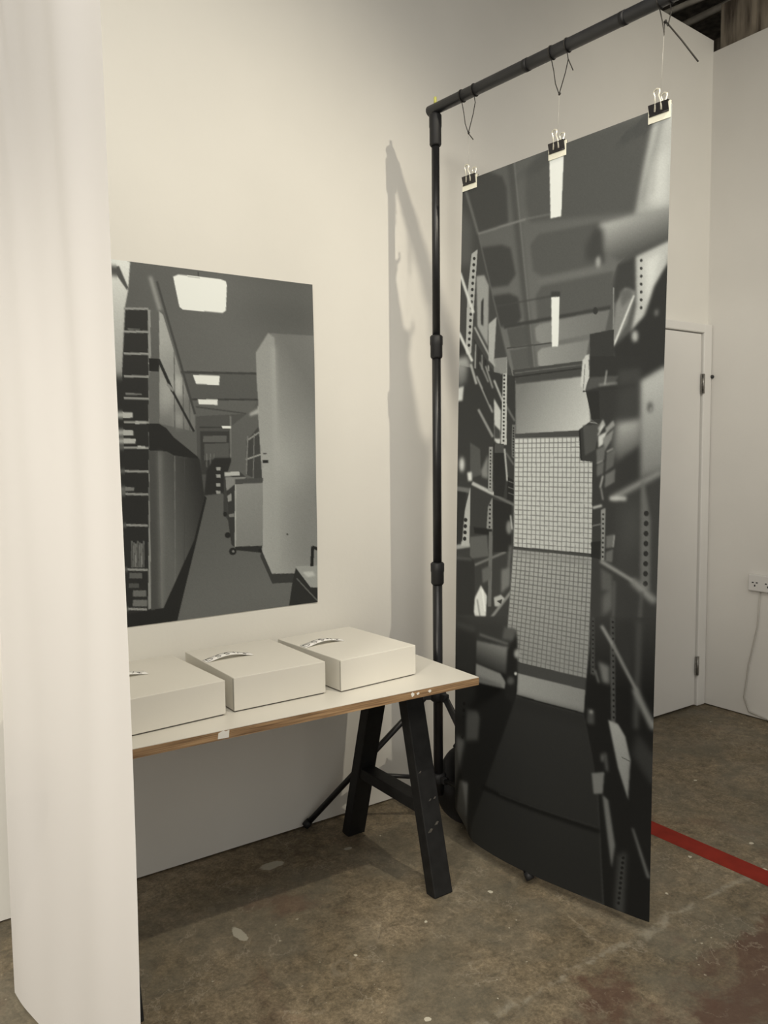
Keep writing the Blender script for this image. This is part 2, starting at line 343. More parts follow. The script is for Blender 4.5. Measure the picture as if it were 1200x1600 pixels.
def wall_picture():
    # visible corners of the print; the print carries on to the left behind the hanging sheet (full width 0.841 m)
    W, H = 300, 424
    vis = 0.723 / 0.841
    c = Canvas(int(W * vis), H, [(179, 405), (487, 446), (495, 940), (201, 980)], 92); c.view(150, 380, 2.581)
    P, Ln, D = c.poly, c.line, c.disc
    P([(60, 60), (880, 170), (890, 400), (640, 440), (640, 530), (330, 525), (240, 270), (100, 260)], (86, 98), 1, ((200, 120), (500, 480)))
    P([(560, 130), (880, 170), (890, 390), (690, 365), (600, 300)], 78, 22, alpha=0.8)
    P([(300, 100), (880, 180), (870, 260), (560, 240)], 100, 14, alpha=0.5)
    P([(330, 522), (645, 528), (655, 645), (620, 690), (395, 705), (360, 600)], 84)
    P([(370, 632), (648, 632), (600, 725), (395, 705)], 92)
    Ln((335, 522), (642, 529), 9, 62); Ln((370, 632), (650, 634), 7, 58); Ln((395, 662), (600, 690), 6, 70)
    P([(395, 700), (620, 690), (600, 930), (430, 1025), (408, 1020)], 78)
    P([(412, 760), (538, 760), (538, 925), (418, 935)], 58); P([(425, 780), (520, 778), (520, 805), (425, 805)], 92)
    P([(430, 812), (530, 808), (530, 868), (430, 878)], 84); Ln((536, 700), (538, 900), 8, 110); Ln((410, 745), (536, 745), 6, 60)
    for x in (440, 455, 470): Ln((x, 850), (x, 905), 3, 115)
    P([(470, 868), (540, 868), (545, 1012), (430, 1022), (440, 920)], 45, 0.6)
    for y in (905, 935, 970, 1000): P([(478, y), (496, y), (496, y + 13), (480, y + 13)], 150)
    # shelving on the right of the aisle
    P([(540, 740), (640, 660), (668, 640), (672, 965), (512, 965), (540, 880)], 92)
    P([(600, 800), (652, 740), (670, 850), (670, 965), (598, 935)], 66)
    Ln((598, 875), (670, 850), 6, 150); Ln((608, 795), (652, 765), 6, 140); Ln((648, 660), (668, 965), 6, 150); Ln((606, 780), (600, 935), 5, 120); Ln((632, 770), (628, 950), 3, 120)
    P([(612, 690), (650, 668), (650, 690), (614, 700)], 165, 1.2)
    # lamps
    P([(306, 136), (328, 127), (500, 148), (520, 156), (524, 172), (519, 274), (506, 284), (345, 269), (331, 258)], 232, 0.4)
    Ln((365, 136), (415, 142), 4, 165); Ln((408, 118), (410, 136), 5, 60)
    P([(384, 533), (493, 538), (490, 575), (397, 570)], 228, 0.4); P([(404, 632), (484, 632), (484, 655), (408, 652)], 222, 0.4); P([(500, 740), (537, 740), (537, 749), (503, 749)], 226)
    # carpet
    P([(428, 1020), (505, 1010), (560, 1100), (670, 1250), (705, 1360), (900, 1330), (895, 1452), (322, 1530), (390, 1200)], (88, 102), 0.6, ((450, 1050), (600, 1450)))
    P([(322, 1530), (600, 1440), (900, 1380), (895, 1460)], 98, 12, alpha=0.6)
    # column
    P([(640, 445), (690, 366), (880, 378), (888, 1000), (896, 1345), (735, 1345), (705, 1345), (665, 1255), (666, 900), (642, 540)], (158, 108), 0.5, ((700, 800), (900, 640)))
    P([(640, 445), (690, 366), (716, 385), (728, 900), (738, 1342), (705, 1345), (665, 1255), (666, 900), (642, 540)], (142, 158), 0.8, ((690, 400), (700, 1000)))
    Ln((712, 420), (730, 1300), 16, 164, 3, 0.7); P([(760, 1000), (900, 900), (900, 1345), (760, 1345)], 92, 20, alpha=0.5)
    P([(664, 1238), (706, 1332), (805, 1330), (802, 1366), (708, 1371), (658, 1262)], 58)
    P([(666, 876), (688, 876), (688, 889), (666, 889)], 42); P([(670, 903), (690, 906), (690, 926), (670, 924)], 158); Ln((668, 851), (682, 850), 4, 60); D((767, 1174), 4, 4, 70)
    # trolleys
    P([(510, 925), (572, 922), (604, 950), (560, 960), (522, 1000), (528, 1120), (508, 1090)], 62)
    P([(512, 926), (572, 922), (574, 938), (512, 942)], 178); P([(516, 945), (600, 945), (560, 985), (520, 1000)], 128)
    P([(522, 1000), (556, 972), (558, 1228), (542, 1216), (526, 1110)], 55); P([(524, 1020), (540, 1010), (540, 1040), (526, 1045)], 140); P([(530, 1095), (552, 1090), (552, 1104), (532, 1106)], 120)
    P([(555, 954), (667, 948), (667, 970), (555, 974)], 74); P([(556, 974), (667, 968), (669, 1222), (558, 1226)], (136, 122), 0, ((560, 980), (660, 1220)))
    Ln((556, 974), (558, 1226), 5, 165); P([(558, 1224), (667, 1220), (662, 1248), (556, 1238)], 46)
    D((548, 1243), 15, 15, 38); D((550, 1243), 5, 5, 120); D((527, 1178), 12, 12, 38); D((515, 1094), 8, 10, 38); D((658, 1240), 8, 8, 38)
    # bright corner at the upper left, rolled edge
    P([(50, 55), (131, 74), (122, 190), (108, 262), (96, 500), (90, 640), (50, 640)], (214, 150), 0.5, ((90, 80), (90, 560)))
    P([(66, 92), (86, 92), (122, 178), (119, 192), (80, 135)], 74, 0.5)
    # open shelves at the far left
    P([(112, 262), (212, 270), (220, 1480), (128, 1505), (100, 900), (92, 600)], 44)
    for y in (264, 357, 446, 538, 627, 723, 826, 921, 1013, 1138, 1316, 1474): Ln((104, y), (204, y + 2), 9, 140)
    P([(202, 268), (213, 270), (220, 1472), (208, 1478)], 138)
    P([(213, 274), (249, 275), (262, 1472), (221, 1476)], (92, 66), 0, ((225, 300), (240, 1400)))
    P([(205, 465), (246, 468), (246, 520), (205, 518)], 33)
    for (x0, y0, x1, y1, v) in ((92, 682, 139, 706, 178), (96, 754, 142, 776, 172), (98, 788, 151, 810, 176), (150, 718, 196, 731, 160), (160, 818, 190, 828, 170), (108, 984, 146, 1001, 118), (120, 343, 170, 351, 90), (110, 605, 176, 614, 110)):
        P([(x0, y0), (x1, y0 + 3), (x1, y1), (x0, y1)], v)
    for k in range(7): P([(136 + k * 8, 1202 + (k % 3) * 5), (142 + k * 8, 1202 + (k % 3) * 5), (143 + k * 8, 1308), (137 + k * 8, 1308)], 96 + 14 * (k % 3))
    for (x0, y0, x1, y1, v) in ((130, 1330, 182, 1352, 92), (128, 1372, 170, 1390, 80), (146, 1400, 200, 1425, 104), (146, 1438, 204, 1464, 108)): P([(x0, y0), (x1, y0), (x1, y1), (x0, y1)], v)
    # sliding stacks along the aisle
    P([(248, 275), (264, 290), (332, 520), (392, 692), (392, 762), (248, 730)], (160, 112), 0.4, ((255, 400), (380, 640)))
    P([(250, 540), (305, 545), (308, 660), (252, 700)], 178, 8, alpha=0.8); P([(310, 530), (340, 545), (342, 620), (312, 610)], 182, 3, alpha=0.8); P([(312, 680), (342, 690), (342, 740), (312, 745)], 165, 4, alpha=0.7)
    P([(205, 520), (246, 522), (248, 730), (205, 728)], 96)
    for x, y0, y1 in ((308, 440, 755), (344, 550, 755), (370, 620, 760)): Ln((x, y0), (x + 2, y1), 4, 90)
    Ln((244, 470), (302, 600), 12, 40); Ln((302, 600), (388, 762), 9, 42); Ln((280, 570), (306, 598), 10, 130)
    P([(205, 728), (246, 730), (276, 748), (306, 785), (402, 862), (410, 875), (306, 858), (276, 842), (205, 838)], 40)
    P([(205, 838), (276, 842), (308, 860), (412, 872), (432, 1022), (390, 1205), (275, 1472), (221, 1478)], (96, 48), 0.5, ((240, 1000), (410, 960)))
    P([(205, 838), (242, 841), (262, 1474), (221, 1478)], 74); Ln((249, 842), (262, 1470), 12, 128, 2.5, 0.8); Ln((310, 860), (316, 1375), 4, 104); Ln((350, 865), (352, 1290), 3, 70)
    P([(432, 1020), (441, 1028), (325, 1528), (262, 1490), (390, 1200)], 38); P([(120, 1496), (268, 1470), (335, 1480), (322, 1532), (120, 1560)], 38)
    Ln((212, 135), (252, 272), 16, 138, 1.5); Ln((240, 155), (392, 692), 9, 66)
    # chair at the lower right
    P([(800, 1302), (900, 1298), (900, 1386), (860, 1386)], 150); P([(828, 1325), (870, 1322), (880, 1340), (850, 1345)], 185, 1)
    P([(788, 1375), (802, 1308), (862, 1386), (900, 1386), (895, 1460), (776, 1462)], 46); Ln((806, 1350), (890, 1440), 5, 95)
    Ln((866, 1302), (868, 1222), 12, 36); Ln((866, 1224), (900, 1238), 12, 36)
    full = np.zeros((H, W)); n = W - c.w; full[:, n:] = c.a
    full[:, :n] = blur(c.a[:, :1].repeat(n, 1), 2)
    return full

def banner_picture():
    W, H = 330, 1010
    c = Canvas(W, H, [(722, 284), (1050, 165), (1014, 1452), (710, 1306)], 80)
    P, Ln, D = c.poly, c.line, c.disc
    # ---- upper third: coffered ceiling
    c.view(690, 130, 3.158)
    P([(80, 440), (1160, 80), (1140, 640), (870, 900), (720, 1300), (360, 1484), (180, 750)], (86, 100), 0, ((300, 420), (500, 1300)))
    P([(112, 490), (160, 448), (240, 440), (300, 462), (322, 520), (332, 690), (182, 742)], 64, 2); P([(415, 600), (418, 430), (470, 355), (600, 300), (1045, 160), (965, 640), (440, 690)], 78, 3)
    P([(192, 812), (300, 798), (345, 815), (372, 945), (335, 1000), (240, 1012)], 62, 2); P([(442, 800), (480, 748), (780, 690), (810, 890), (500, 956), (458, 930)], 79, 2)
    P([(246, 1052), (340, 1038), (385, 1058), (402, 1160), (372, 1200), (290, 1205)], 60, 2); P([(470, 1050), (500, 1002), (850, 930), (850, 1110), (480, 1170)], 80, 2)
    P([(468, 1210), (488, 1192), (832, 1118), (810, 1225), (500, 1288), (474, 1270)], (124, 104), 1, ((500, 1230), (800, 1180))); P([(480, 1330), (500, 1310), (732, 1268), (715, 1380), (500, 1404), (484, 1390)], (134, 118), 1, ((500, 1350), (700, 1330)))
    P([(330, 1215), (430, 1195), (440, 1290), (350, 1310)], 76, 1); P([(345, 1320), (440, 1305), (450, 1400), (368, 1430)], 80, 1)
    Ln((335, 360), (462, 1440), 30, 72, 3); Ln((358, 380), (470, 1430), 6, 106, 1)
    Ln((178, 745), (420, 672), 10, 116, 1); Ln((420, 672), (560, 645), 8, 100, 1); Ln((270, 1105), (560, 1050), 8, 66, 1); Ln((315, 1205), (835, 1108), 18, 58, 1); D((762, 1125), 12, 18, 50); Ln((330, 1310), (560, 1282), 7, 66)
    Ln((800, 920), (480, 985), 10, 104, 2)
    P([(545, 1030), (590, 1030), (590, 1062), (545, 1062)], 58, 1)
    P([(360, 1428), (730, 1378), (730, 1410), (372, 1470)], 62)
    P([(532, 322), (606, 306), (593, 660), (541, 670)], 228, 0.6); P([(547, 1058), (587, 1056), (581, 1300), (551, 1302)], 226, 0.6)
    # right side, close and out of focus
    P([(1052, 158), (1160, 90), (1140, 640), (952, 660), (1000, 400)], (172, 150), 3, ((1100, 200), (1000, 600))); Ln((1085, 190), (990, 590), 18, 130, 3); P([(1045, 400), (1120, 300), (1120, 610), (1015, 615)], 196, 6, alpha=0.8); Ln((1060, 330), (1035, 560), 10, 150, 3)
    P([(775, 700), (1140, 612), (1125, 795), (880, 880), (795, 830)], (158, 70), 3, ((930, 655), (960, 850))); P([(716, 800), (765, 705), (800, 730), (800, 890), (712, 875)], 62, 4); D((775, 885), 12, 28, 150, 2)
    P([(870, 900), (965, 855), (965, 1050), (900, 1015), (860, 1095), (848, 1010)], 58, 2)
    P([(958, 862), (1120, 785), (1112, 900), (1045, 1010), (1032, 1130), (968, 1205), (930, 1262), (962, 1100)], 170, 2); P([(1000, 880), (1080, 840), (1050, 990), (1010, 1100)], 205, 4, alpha=0.7)
    c.holes((985, 860), (985, 1130), 7, 7, 60)
    P([(862, 1090), (905, 1012), (960, 1030), (915, 1190), (842, 1310), (850, 1200)], 120, 1.5); Ln((950, 1050), (850, 1300), 9, 200, 0.8); P([(880, 1030), (930, 1015), (945, 1050), (890, 1110)], 92, 2)
    P([(1000, 1150), (1050, 1010), (1118, 890), (1110, 1500), (900, 1500), (842, 1310), (930, 1230)], 46, 2); D((955, 1250), 16, 28, 160, 2); D((1060, 1135), 8, 16, 120, 2); Ln((850, 1010), (850, 1230), 6, 120)
    P([(735, 1240), (852, 1216), (852, 1400), (738, 1452)], 52); P([(690, 1400), (714, 1345), (732, 1338), (736, 1460), (698, 1500)], 176, 0.6); Ln((712, 1360), (706, 1480), 3, 90)
    # left shelves
    P([(85, 470), (112, 490), (182, 745), (372, 1500), (60, 1500)], 64); Ln((105, 490), (182, 745), 8, 110, 1.5); Ln((182, 745), (345, 1400), 5, 96, 1)
    P([(90, 600), (150, 700), (150, 900), (90, 900)], 82, 6)
    P([(175, 952), (215, 948), (238, 1000), (236, 1300), (182, 1200)], 142, 1.2); P([(200, 1080), (212, 1060), (212, 1200), (200, 1190)], 50, 1)
    P([(150, 842), (180, 820), (164, 1100), (152, 1335), (124, 1345), (130, 1050)], 162, 0.5); c.holes((164, 850), (140, 1310), 15, 7, 45)
    Ln((92, 935), (162, 1135), 14, 196, 1); Ln((86, 1225), (158, 1375), 14, 196, 1); P([(80, 1240), (150, 1380), (150, 1500), (75, 1500)], 50, 1)
    P([(238, 1190), (278, 1155), (266, 1395), (240, 1370)], 158, 0.8); P([(265, 1362), (332, 1352), (332, 1500), (270, 1500)], (132, 96), 0, ((270, 1370), (325, 1480)))
    Ln((168, 1205), (272, 1400), 9, 150, 0.8); P([(90, 1360), (135, 1350), (150, 1420), (145, 1500), (88, 1500)], 150, 4)
    P([(165, 1260), (262, 1420), (262, 1500), (165, 1500)], 52)
    for k in range(5): Ln((175 + k * 16, 1290 + k * 26), (172 + k * 18, 1420 + k * 16), 6, (150, 40, 120, 36, 150)[k], 0.8)
    # ---- middle third
    c.view(690, 560, 3.158)
    P([(60, 30), (370, 90), (375, 150), (375, 720), (355, 1420), (40, 1420)], 50)
    P([(85, 20), (135, 30), (130, 120), (90, 150)], (150, 80), 4, ((90, 20), (120, 140))); P([(84, 150), (116, 140), (110, 212), (84, 216)], 182, 1.5)
    for (p, q, w, v) in (((150, 30), (180, 130), 12, 150), ((180, 90), (262, 270), 9, 140), ((195, 20), (240, 120), 8, 120), ((215, 150), (250, 230), 8, 46), ((225, 40), (262, 150), 7, 140), ((190, 255), (264, 392), 12, 128), ((268, 110), (326, 248), 9, 165), ((160, 622), (272, 676), 18, 158), ((270, 680), (372, 730), 12, 92), ((60, 945), (152, 930), 22, 130), ((175, 1030), (330, 962), 12, 96), ((200, 1378), (362, 1158), 14, 112), ((330, 240), (372, 312), 9, 98), ((270, 260), (300, 360), 14, 60), ((330, 470), (368, 530), 8, 92), ((75, 650), (150, 660), 24, 92)):
        Ln(p, q, w, v, 1.0)
    P([(268, 200), (304, 262), (300, 440), (272, 410)], 172, 1); P([(270, 330), (300, 360), (300, 400), (272, 400)], 60, 1)
    P([(312, 80), (332, 5), (332, 430), (304, 430)], 168, 0.4); c.holes((319, 40), (317, 420), 20, 5, 40)
    P([(270, 5), (330, 0), (332, 75), (300, 80)], 122, 1)
    P([(245, 440), (263, 440), (263, 668), (240, 660)], 128, 0.5); c.holes((253, 450), (251, 650), 12, 4, 36); P([(358, 330), (375, 330), (373, 500), (357, 490)], 96, 0.5); c.holes((366, 340), (365, 490), 11, 4, 36)
    P([(120, 770), (152, 640), (147, 935), (104, 935)], 150, 0.6); c.holes((128, 790), (122, 915), 4, 9, 36); P([(240, 740), (263, 690), (263, 862), (232, 862)], 118, 0.6); c.holes((251, 720), (248, 850), 6, 5, 36)
    P([(72, 660), (130, 670), (110, 910), (72, 930)], 40, 1); P([(150, 420), (200, 452), (205, 580), (150, 600)], 72, 1); P([(205, 560), (240, 480), (240, 600), (210, 590)], 110, 2)
    D((108, 530), 13, 36, 188, 3); P([(135, 570), (158, 565), (160, 610), (140, 612)], 188, 1.5); P([(268, 425), (318, 425), (332, 565), (318, 690), (270, 680)], 38); P([(274, 425), (318, 428), (322, 470), (272, 470)], 66); Ln((322, 450), (336, 610), 8, 160, 0.8)
    P([(338, 590), (398, 622), (392, 722), (334, 700)], 34); for_y = (610, 640, 668)
    for y in for_y: Ln((340, y), (394, y + 20), 4, 90)
    P([(168, 840), (262, 850), (262, 880), (172, 872)], 32, 0.8); P([(150, 890), (235, 880), (245, 985), (150, 1000)], 78, 1); P([(245, 862), (263, 862), (263, 1235), (245, 1235)], 88, 0.6); P([(265, 700), (358, 730), (355, 960), (268, 965)], 36); D((345, 840), 14, 34, 110, 2); Ln((352, 780), (360, 850), 6, 170, 1); Ln((352, 930), (340, 1130), 12, 90, 2)
    P([(60, 992), (150, 985), (172, 1010), (182, 1300), (60, 1389)], 40, 1); Ln((70, 995), (160, 1000), 10, 78, 2)
    P([(212, 1050), (258, 1030), (258, 1100), (216, 1120)], 82, 1.5); P([(178, 1192), (208, 1130), (240, 1182), (236, 1292), (196, 1345), (174, 1262)], 182, 1.2); Ln((190, 1200), (215, 1330), 8, 130, 1); Ln((215, 1150), (232, 1260), 5, 215, 1); P([(275, 1190), (310, 1175), (330, 1195), (300, 1235), (280, 1232)], 150, 1); P([(290, 1208), (318, 1196), (312, 1222)], 50)
    P([(50, 1290), (190, 1290), (195, 1420), (50, 1420)], 70, 3); P([(310, 1050), (350, 1040), (350, 1130), (310, 1170)], 96, 2)
    # back wall and mesh gate
    P([(360, 60), (735, 8), (735, 92), (380, 132)], 64); Ln((365, 95), (730, 45), 8, 46); Ln((370, 75), (730, 28), 5, 90)
    P([(374, 130), (722, 88), (742, 355), (378, 378)], (108, 176), 1, ((400, 170), (700, 340)))
    P([(372, 376), (705, 355), (760, 352), (752, 388), (376, 402)], 64)
    P([(372, 398), (752, 386), (748, 972), (368, 940)], (176, 162), 0, ((500, 420), (600, 960))); P([(366, 950), (748, 984), (733, 1590), (340, 1490)], (140, 114), 0, ((500, 980), (560, 1540)))
    for k in range(19):
        t = k / 18.0; Ln((372 + 378 * t, 398 - 12 * t), (368 + 380 * t, 942 + 30 * t), 4.5, 104, 0, 0.9)
    for k in range(23):
        t = k / 23.0; Ln((372, 400 + 540 * t), (752, 388 + 582 * t), 4.5, 100, 0, 0.9)
    for k in range(19):
        t = k / 18.0; Ln((366 + 382 * t, 950 + 34 * t), (340 + 393 * t, 1490 + 100 * t), 4.5, 86, 0, 0.9)
    for k in range(25):
        t = k / 25.0; Ln((366 - 26 * t, 965 + 525 * t), (748 - 15 * t, 1000 + 590 * t), 4.5, 84, 0, 0.9)
    P([(366, 934), (748, 968), (748, 986), (366, 950)], 48); P([(366, 950), (748, 986), (748, 1020), (366, 978)], 108, 4, alpha=0.6)
    P([(684, 352), (742, 308), (790, 328), (782, 442), (752, 512), (690, 506)], 50); P([(702, 332), (782, 326), (776, 442), (712, 482)], 70, 0.8); Ln((735, 315), (780, 322), 6, 120); Ln((686, 355), (694, 500), 8, 36)
    # right shelves
    P([(735, 150), (985, 100), (1110, 40), (1080, 1420), (742, 1420), (748, 520), (785, 330), (742, 300)], 50)
    P([(735, -10), (990, -10), (985, 142), (700, 168), (735, 92)], 47); P([(735, 95), (880, 85), (860, 120), (715, 160)], 72, 1); P([(690, 135), (700, 10), (728, -10), (733, 80), (712, 165)], 180, 0.6); Ln((712, 30), (704, 150), 3, 90); Ln((780, 132), (870, 122), 14, 108, 1.2); Ln((818, 60), (808, 130), 5, 170, 1)
    P([(716, 165), (780, 160), (785, 300), (745, 300)], 42); P([(876, 60), (985, 50), (985, 120), (872, 135)], 60, 3)
    for (pts, v) in (([(775, 345), (800, 300), (812, 330), (782, 365)], 150), ([(812, 345), (850, 305), (858, 330), (816, 372)], 130), ([(776, 385), (820, 360), (800, 425), (778, 440)], 178), ([(800, 395), (852, 350), (842, 400), (806, 460)], 116), ([(768, 450), (812, 430), (806, 500), (770, 520)], 92), ([(818, 470), (860, 450), (852, 530), (812, 560)], 84), ([(770, 530), (805, 510), (800, 570), (770, 585)], 88), ([(812, 575), (862, 545), (858, 610), (808, 640)], 96)): P(pts, v, 1)
    Ln((776, 380), (800, 330), 6, 196, 1); Ln((818, 462), (850, 445), 6, 170, 1); Ln((770, 520), (800, 505), 5, 160, 1); Ln((786, 640), (800, 580), 7, 160, 1); Ln((800, 700), (790, 640), 7, 120, 1)
    P([(868, 310), (990, 288), (986, 432), (870, 528), (850, 450)], (150, 78), 5, ((900, 330), (940, 480))); P([(866, 520), (985, 430), (985, 605), (862, 690)], 48, 3)
    P([(870, 160), (990, 110), (985, 290), (870, 300)], 58, 5)
    P([(984, 110), (1100, 40), (1092, 560), (985, 592)], (162, 112), 3, ((1000, 150), (1060, 560))); D((1030, 240), 12, 26, 70, 2.5); D((1034, 250), 5, 12, 130, 1)
    P([(1000, 590), (1090, 550), (1070, 1200), (1040, 1150)], 56, 5); P([(862, 690), (985, 620), (985, 1110), (950, 1115), (862, 1050)], 54, 4); P([(900, 760), (985, 700), (975, 900), (900, 1000)], 66, 10)
    Ln((848, 690), (1085, 560), 24, 138, 3); Ln((832, 692), (915, 692), 20, 176, 2); Ln((750, 740), (795, 728), 12, 160, 1)
    P([(986, 620), (1002, 600), (1036, 800), (1034, 1145), (984, 1150)], 92, 2); c.holes((1014, 740), (1010, 1140), 8, 12, 40)
    P([(790, 750), (812, 740), (806, 1002), (792, 1002)], 124, 0.6); c.holes((801, 760), (799, 995), 10, 5, 40)
    P([(815, 880), (858, 870), (850, 935), (815, 940)], 92, 1); P([(815, 960), (850, 945), (846, 1010), (812, 1005)], 88, 1); Ln((856, 875), (850, 935), 5, 150, 0.8)
    Ln((788, 1004), (952, 1104), 18, 122, 1.5); Ln((945, 1100), (1060, 1205), 34, 124, 3); P([(742, 910), (788, 905), (785, 995), (742, 985)], 34); Ln((748, 830), (790, 820), 8, 90)
    P([(790, 1040), (845, 1075), (850, 1150), (795, 1150)], 76, 2); P([(800, 1180), (850, 1130), (850, 1240), (800, 1280)], 84, 3); P([(790, 1320), (800, 1310), (845, 1389), (830, 1389)], 170, 1); P([(985, 1160), (1000, 1150), (985, 1420), (965, 1420)], 74, 2); P([(848, 1100), (865, 1105), (860, 1420), (845, 1420)], 70, 1.5)
    # ---- lower third
    c.view(690, 960, 3.137)
    P([(40, 20), (340, 20), (345, 140), (396, 200), (402, 440), (335, 870), (160, 1135), (40, 1080)], (48, 21), 1, ((200, 20), (210, 330)))
    P([(388, 238), (728, 322), (724, 382), (388, 292)], 54); P([(404, 298), (724, 380), (720, 498), (400, 408)], (122, 108), 0.5, ((420, 340), (700, 440)))
    P([(60, 30), (120, 40), (192, 95), (192, 420), (120, 520), (50, 520)], 36, 5); Ln((80, 60), (185, 90), 20, 60, 4)
    P([(190, 70), (390, 90), (395, 190), (190, 170)], 44, 2); Ln((205, 110), (350, 155), 12, 80, 1.5); P([(330, 70), (385, 80), (380, 140), (320, 130)], 70, 2)
    P([(190, 142), (362, 172), (352, 305), (190, 252)], (98, 38), 1.5, ((270, 160), (255, 280))); P([(190, 254), (318, 300), (348, 345), (342, 374), (190, 346)], 108, 1.2)
    P([(348, 180), (392, 110), (400, 240), (402, 390), (380, 440), (345, 420)], 26, 2); D((395, 202), 14, 22, 130, 2); D((393, 300), 7, 8, 170, 0.8); D((370, 335), 18, 20, 66, 2)
    P([(140, 480), (205, 490), (218, 520), (210, 632), (140, 640)], 60, 3); P([(78, 622), (136, 636), (100, 780), (62, 900), (50, 810)], 74, 4); P([(100, 840), (156, 850), (142, 1118), (60, 1090)], (86, 56), 2.5, ((120, 850), (100, 1100))); c.holes((128, 440), (118, 640), 6, 8, 20)
    P([(402, 410), (720, 500), (765, 700), (792, 900), (802, 1080), (815, 1445), (148, 1130), (250, 870), (335, 620)], (36, 29), 1.5, ((500, 480), (500, 1200)))
    P([(402, 410), (720, 500), (730, 560), (395, 470)], 33, 5); Ln((400, 406), (720, 497), 7, 22, 0.6); Ln((240, 862), (800, 1080), 20, 15, 2); Ln((330, 890), (790, 1058), 5, 40, 1)
    P([(725, 340), (748, 20), (1060, 20), (1050, 1570), (815, 1450), (800, 1080), (790, 900), (760, 700), (718, 500)], (48, 21), 1, ((880, 20), (880, 380)))
    P([(745, 20), (757, 20), (765, 310), (745, 300)], 60, 1); c.holes((751, 30), (756, 300), 12, 4, 24); Ln((765, 280), (785, 345), 8, 96, 1.5)
    P([(832, 20), (856, 20), (866, 545), (846, 545)], 62, 1); c.holes((846, 30), (858, 530), 18, 5, 24); P([(958, 40), (988, 40), (972, 575), (950, 575)], 62, 3)
    P([(870, 40), (950, 40), (945, 330), (870, 200)], 42, 4); P([(780, 240), (832, 262), (836, 352), (802, 342)], 92, 2.5); P([(735, 470), (765, 478), (768, 550), (735, 545)], 58, 2); D((752, 488), 8, 8, 130, 1.5)
    Ln((792, 62), (852, 165), 16, 118, 1.5); Ln((850, 160), (965, 385), 16, 104, 1.5); Ln((955, 375), (1045, 575), 30, 104, 2.5)
    P([(832, 528), (878, 548), (912, 610), (938, 730), (926, 925), (880, 765)], (128, 104), 1.2, ((850, 560), (920, 900))); Ln((895, 712), (936, 735), 3, 50)
    P([(968, 590), (1040, 700), (1035, 860), (945, 700)], 42, 4); P([(760, 790), (818, 785), (811, 892), (770, 892)], 92, 1.2); Ln((820, 690), (830, 780), 10, 80, 2); D((808, 715), 6, 22, 96, 2)
    P([(810, 898), (836, 922), (868, 1150), (852, 1262)], 86, 1.5); Ln((948, 1065), (1015, 1320), 12, 84, 1.5); P([(880, 1200), (920, 1180), (905, 1490), (862, 1465)], 50, 3); c.holes((905, 1200), (880, 1450), 10, 7, 22); P([(940, 740), (1030, 880), (1020, 1250), (950, 1060)], 22, 3)
    return c.a

def print_colors(grey, white_ref, albedo=0.80, tint=(0.955, 1.0, 0.975)):
    a = lin(grey) / lin(white_ref) * albedo
    rng = np.random.default_rng(3); a = np.clip(a * (1 + rng.normal(0, 0.03, a.shape)), 0.008, 0.9)
    return np.stack([a * tint[0], a * tint[1], a * tint[2], np.ones_like(a)], -1)

def grid_mesh(name, pos, cols, material):
    """pos: (h, w, 3) vertex grid, cols: (h, w, 4)"""
    h, w, _ = pos.shape; me = bpy.data.meshes.new(name); nf = (h - 1) * (w - 1)
    me.vertices.add(h * w); me.vertices.foreach_set('co', pos.astype(np.float32).ravel())
    i = np.arange(h * w).reshape(h, w); q = np.stack([i[:-1, :-1], i[1:, :-1], i[1:, 1:], i[:-1, 1:]], -1).reshape(-1)
    me.loops.add(nf * 4); me.loops.foreach_set('vertex_index', q.astype(np.int32))
    me.polygons.add(nf); me.polygons.foreach_set('loop_start', np.arange(0, nf * 4, 4, dtype=np.int32))
    me.polygons.foreach_set('use_smooth', np.ones(nf, bool))
    me.update(calc_edges=True); me.validate()
    at = me.color_attributes.new('print', 'FLOAT_COLOR', 'POINT'); at.data.foreach_set('color', cols.astype(np.float32).ravel())
    me.materials.append(material)
    o = bpy.data.objects.new(name, me); COL.objects.link(o)
    return o

# ------------------------------------------------------------------ the setting
XC = 4.03                                                     # corner of the two partition walls
def struct(o): o['kind'] = 'structure'; return o
f = MB(); f.box((1.5, -2.2, -0.05), (13, 10, 0.1)); struct(f.build('floor', M_floor))
w = MB(); w.prism([(-3.5, 0.006), (XC + 0.002, 0.006), (XC + 0.002, 3.630), (3.56, 3.655), (-3.5, 4.35)], 0.0, 0.10, Matrix.Rotation(math.radians(90), 4, 'X') @ Matrix.Translation((0, 0, -0.10)))
struct(w.build('wall_back', M_wall))
w = MB(); w.box((XC + 0.05, -2.25, 1.788), (0.10, 4.70, 3.564)); struct(w.build('wall_right', M_side))
w = MB(); w.box((5.6, -1.0, 2.6), (0.12, 7.0, 5.2)); struct(w.build('wall_outer_right', M_old))
w = MB(); w.box((XC + 0.17, -2.22, 1.93), (0.12, 4.50, 3.86)); struct(w.build('wall_old_brick', M_old))
w = MB(); w.box((1.0, 1.5, 2.6), (11, 0.12, 5.2)); struct(w.build('wall_outer_back', M_old))
w = MB(); w.box((1.2, -1.6, 4.55), (11, 7.0, 0.2)); struct(w.build('ceiling', M_ceil))

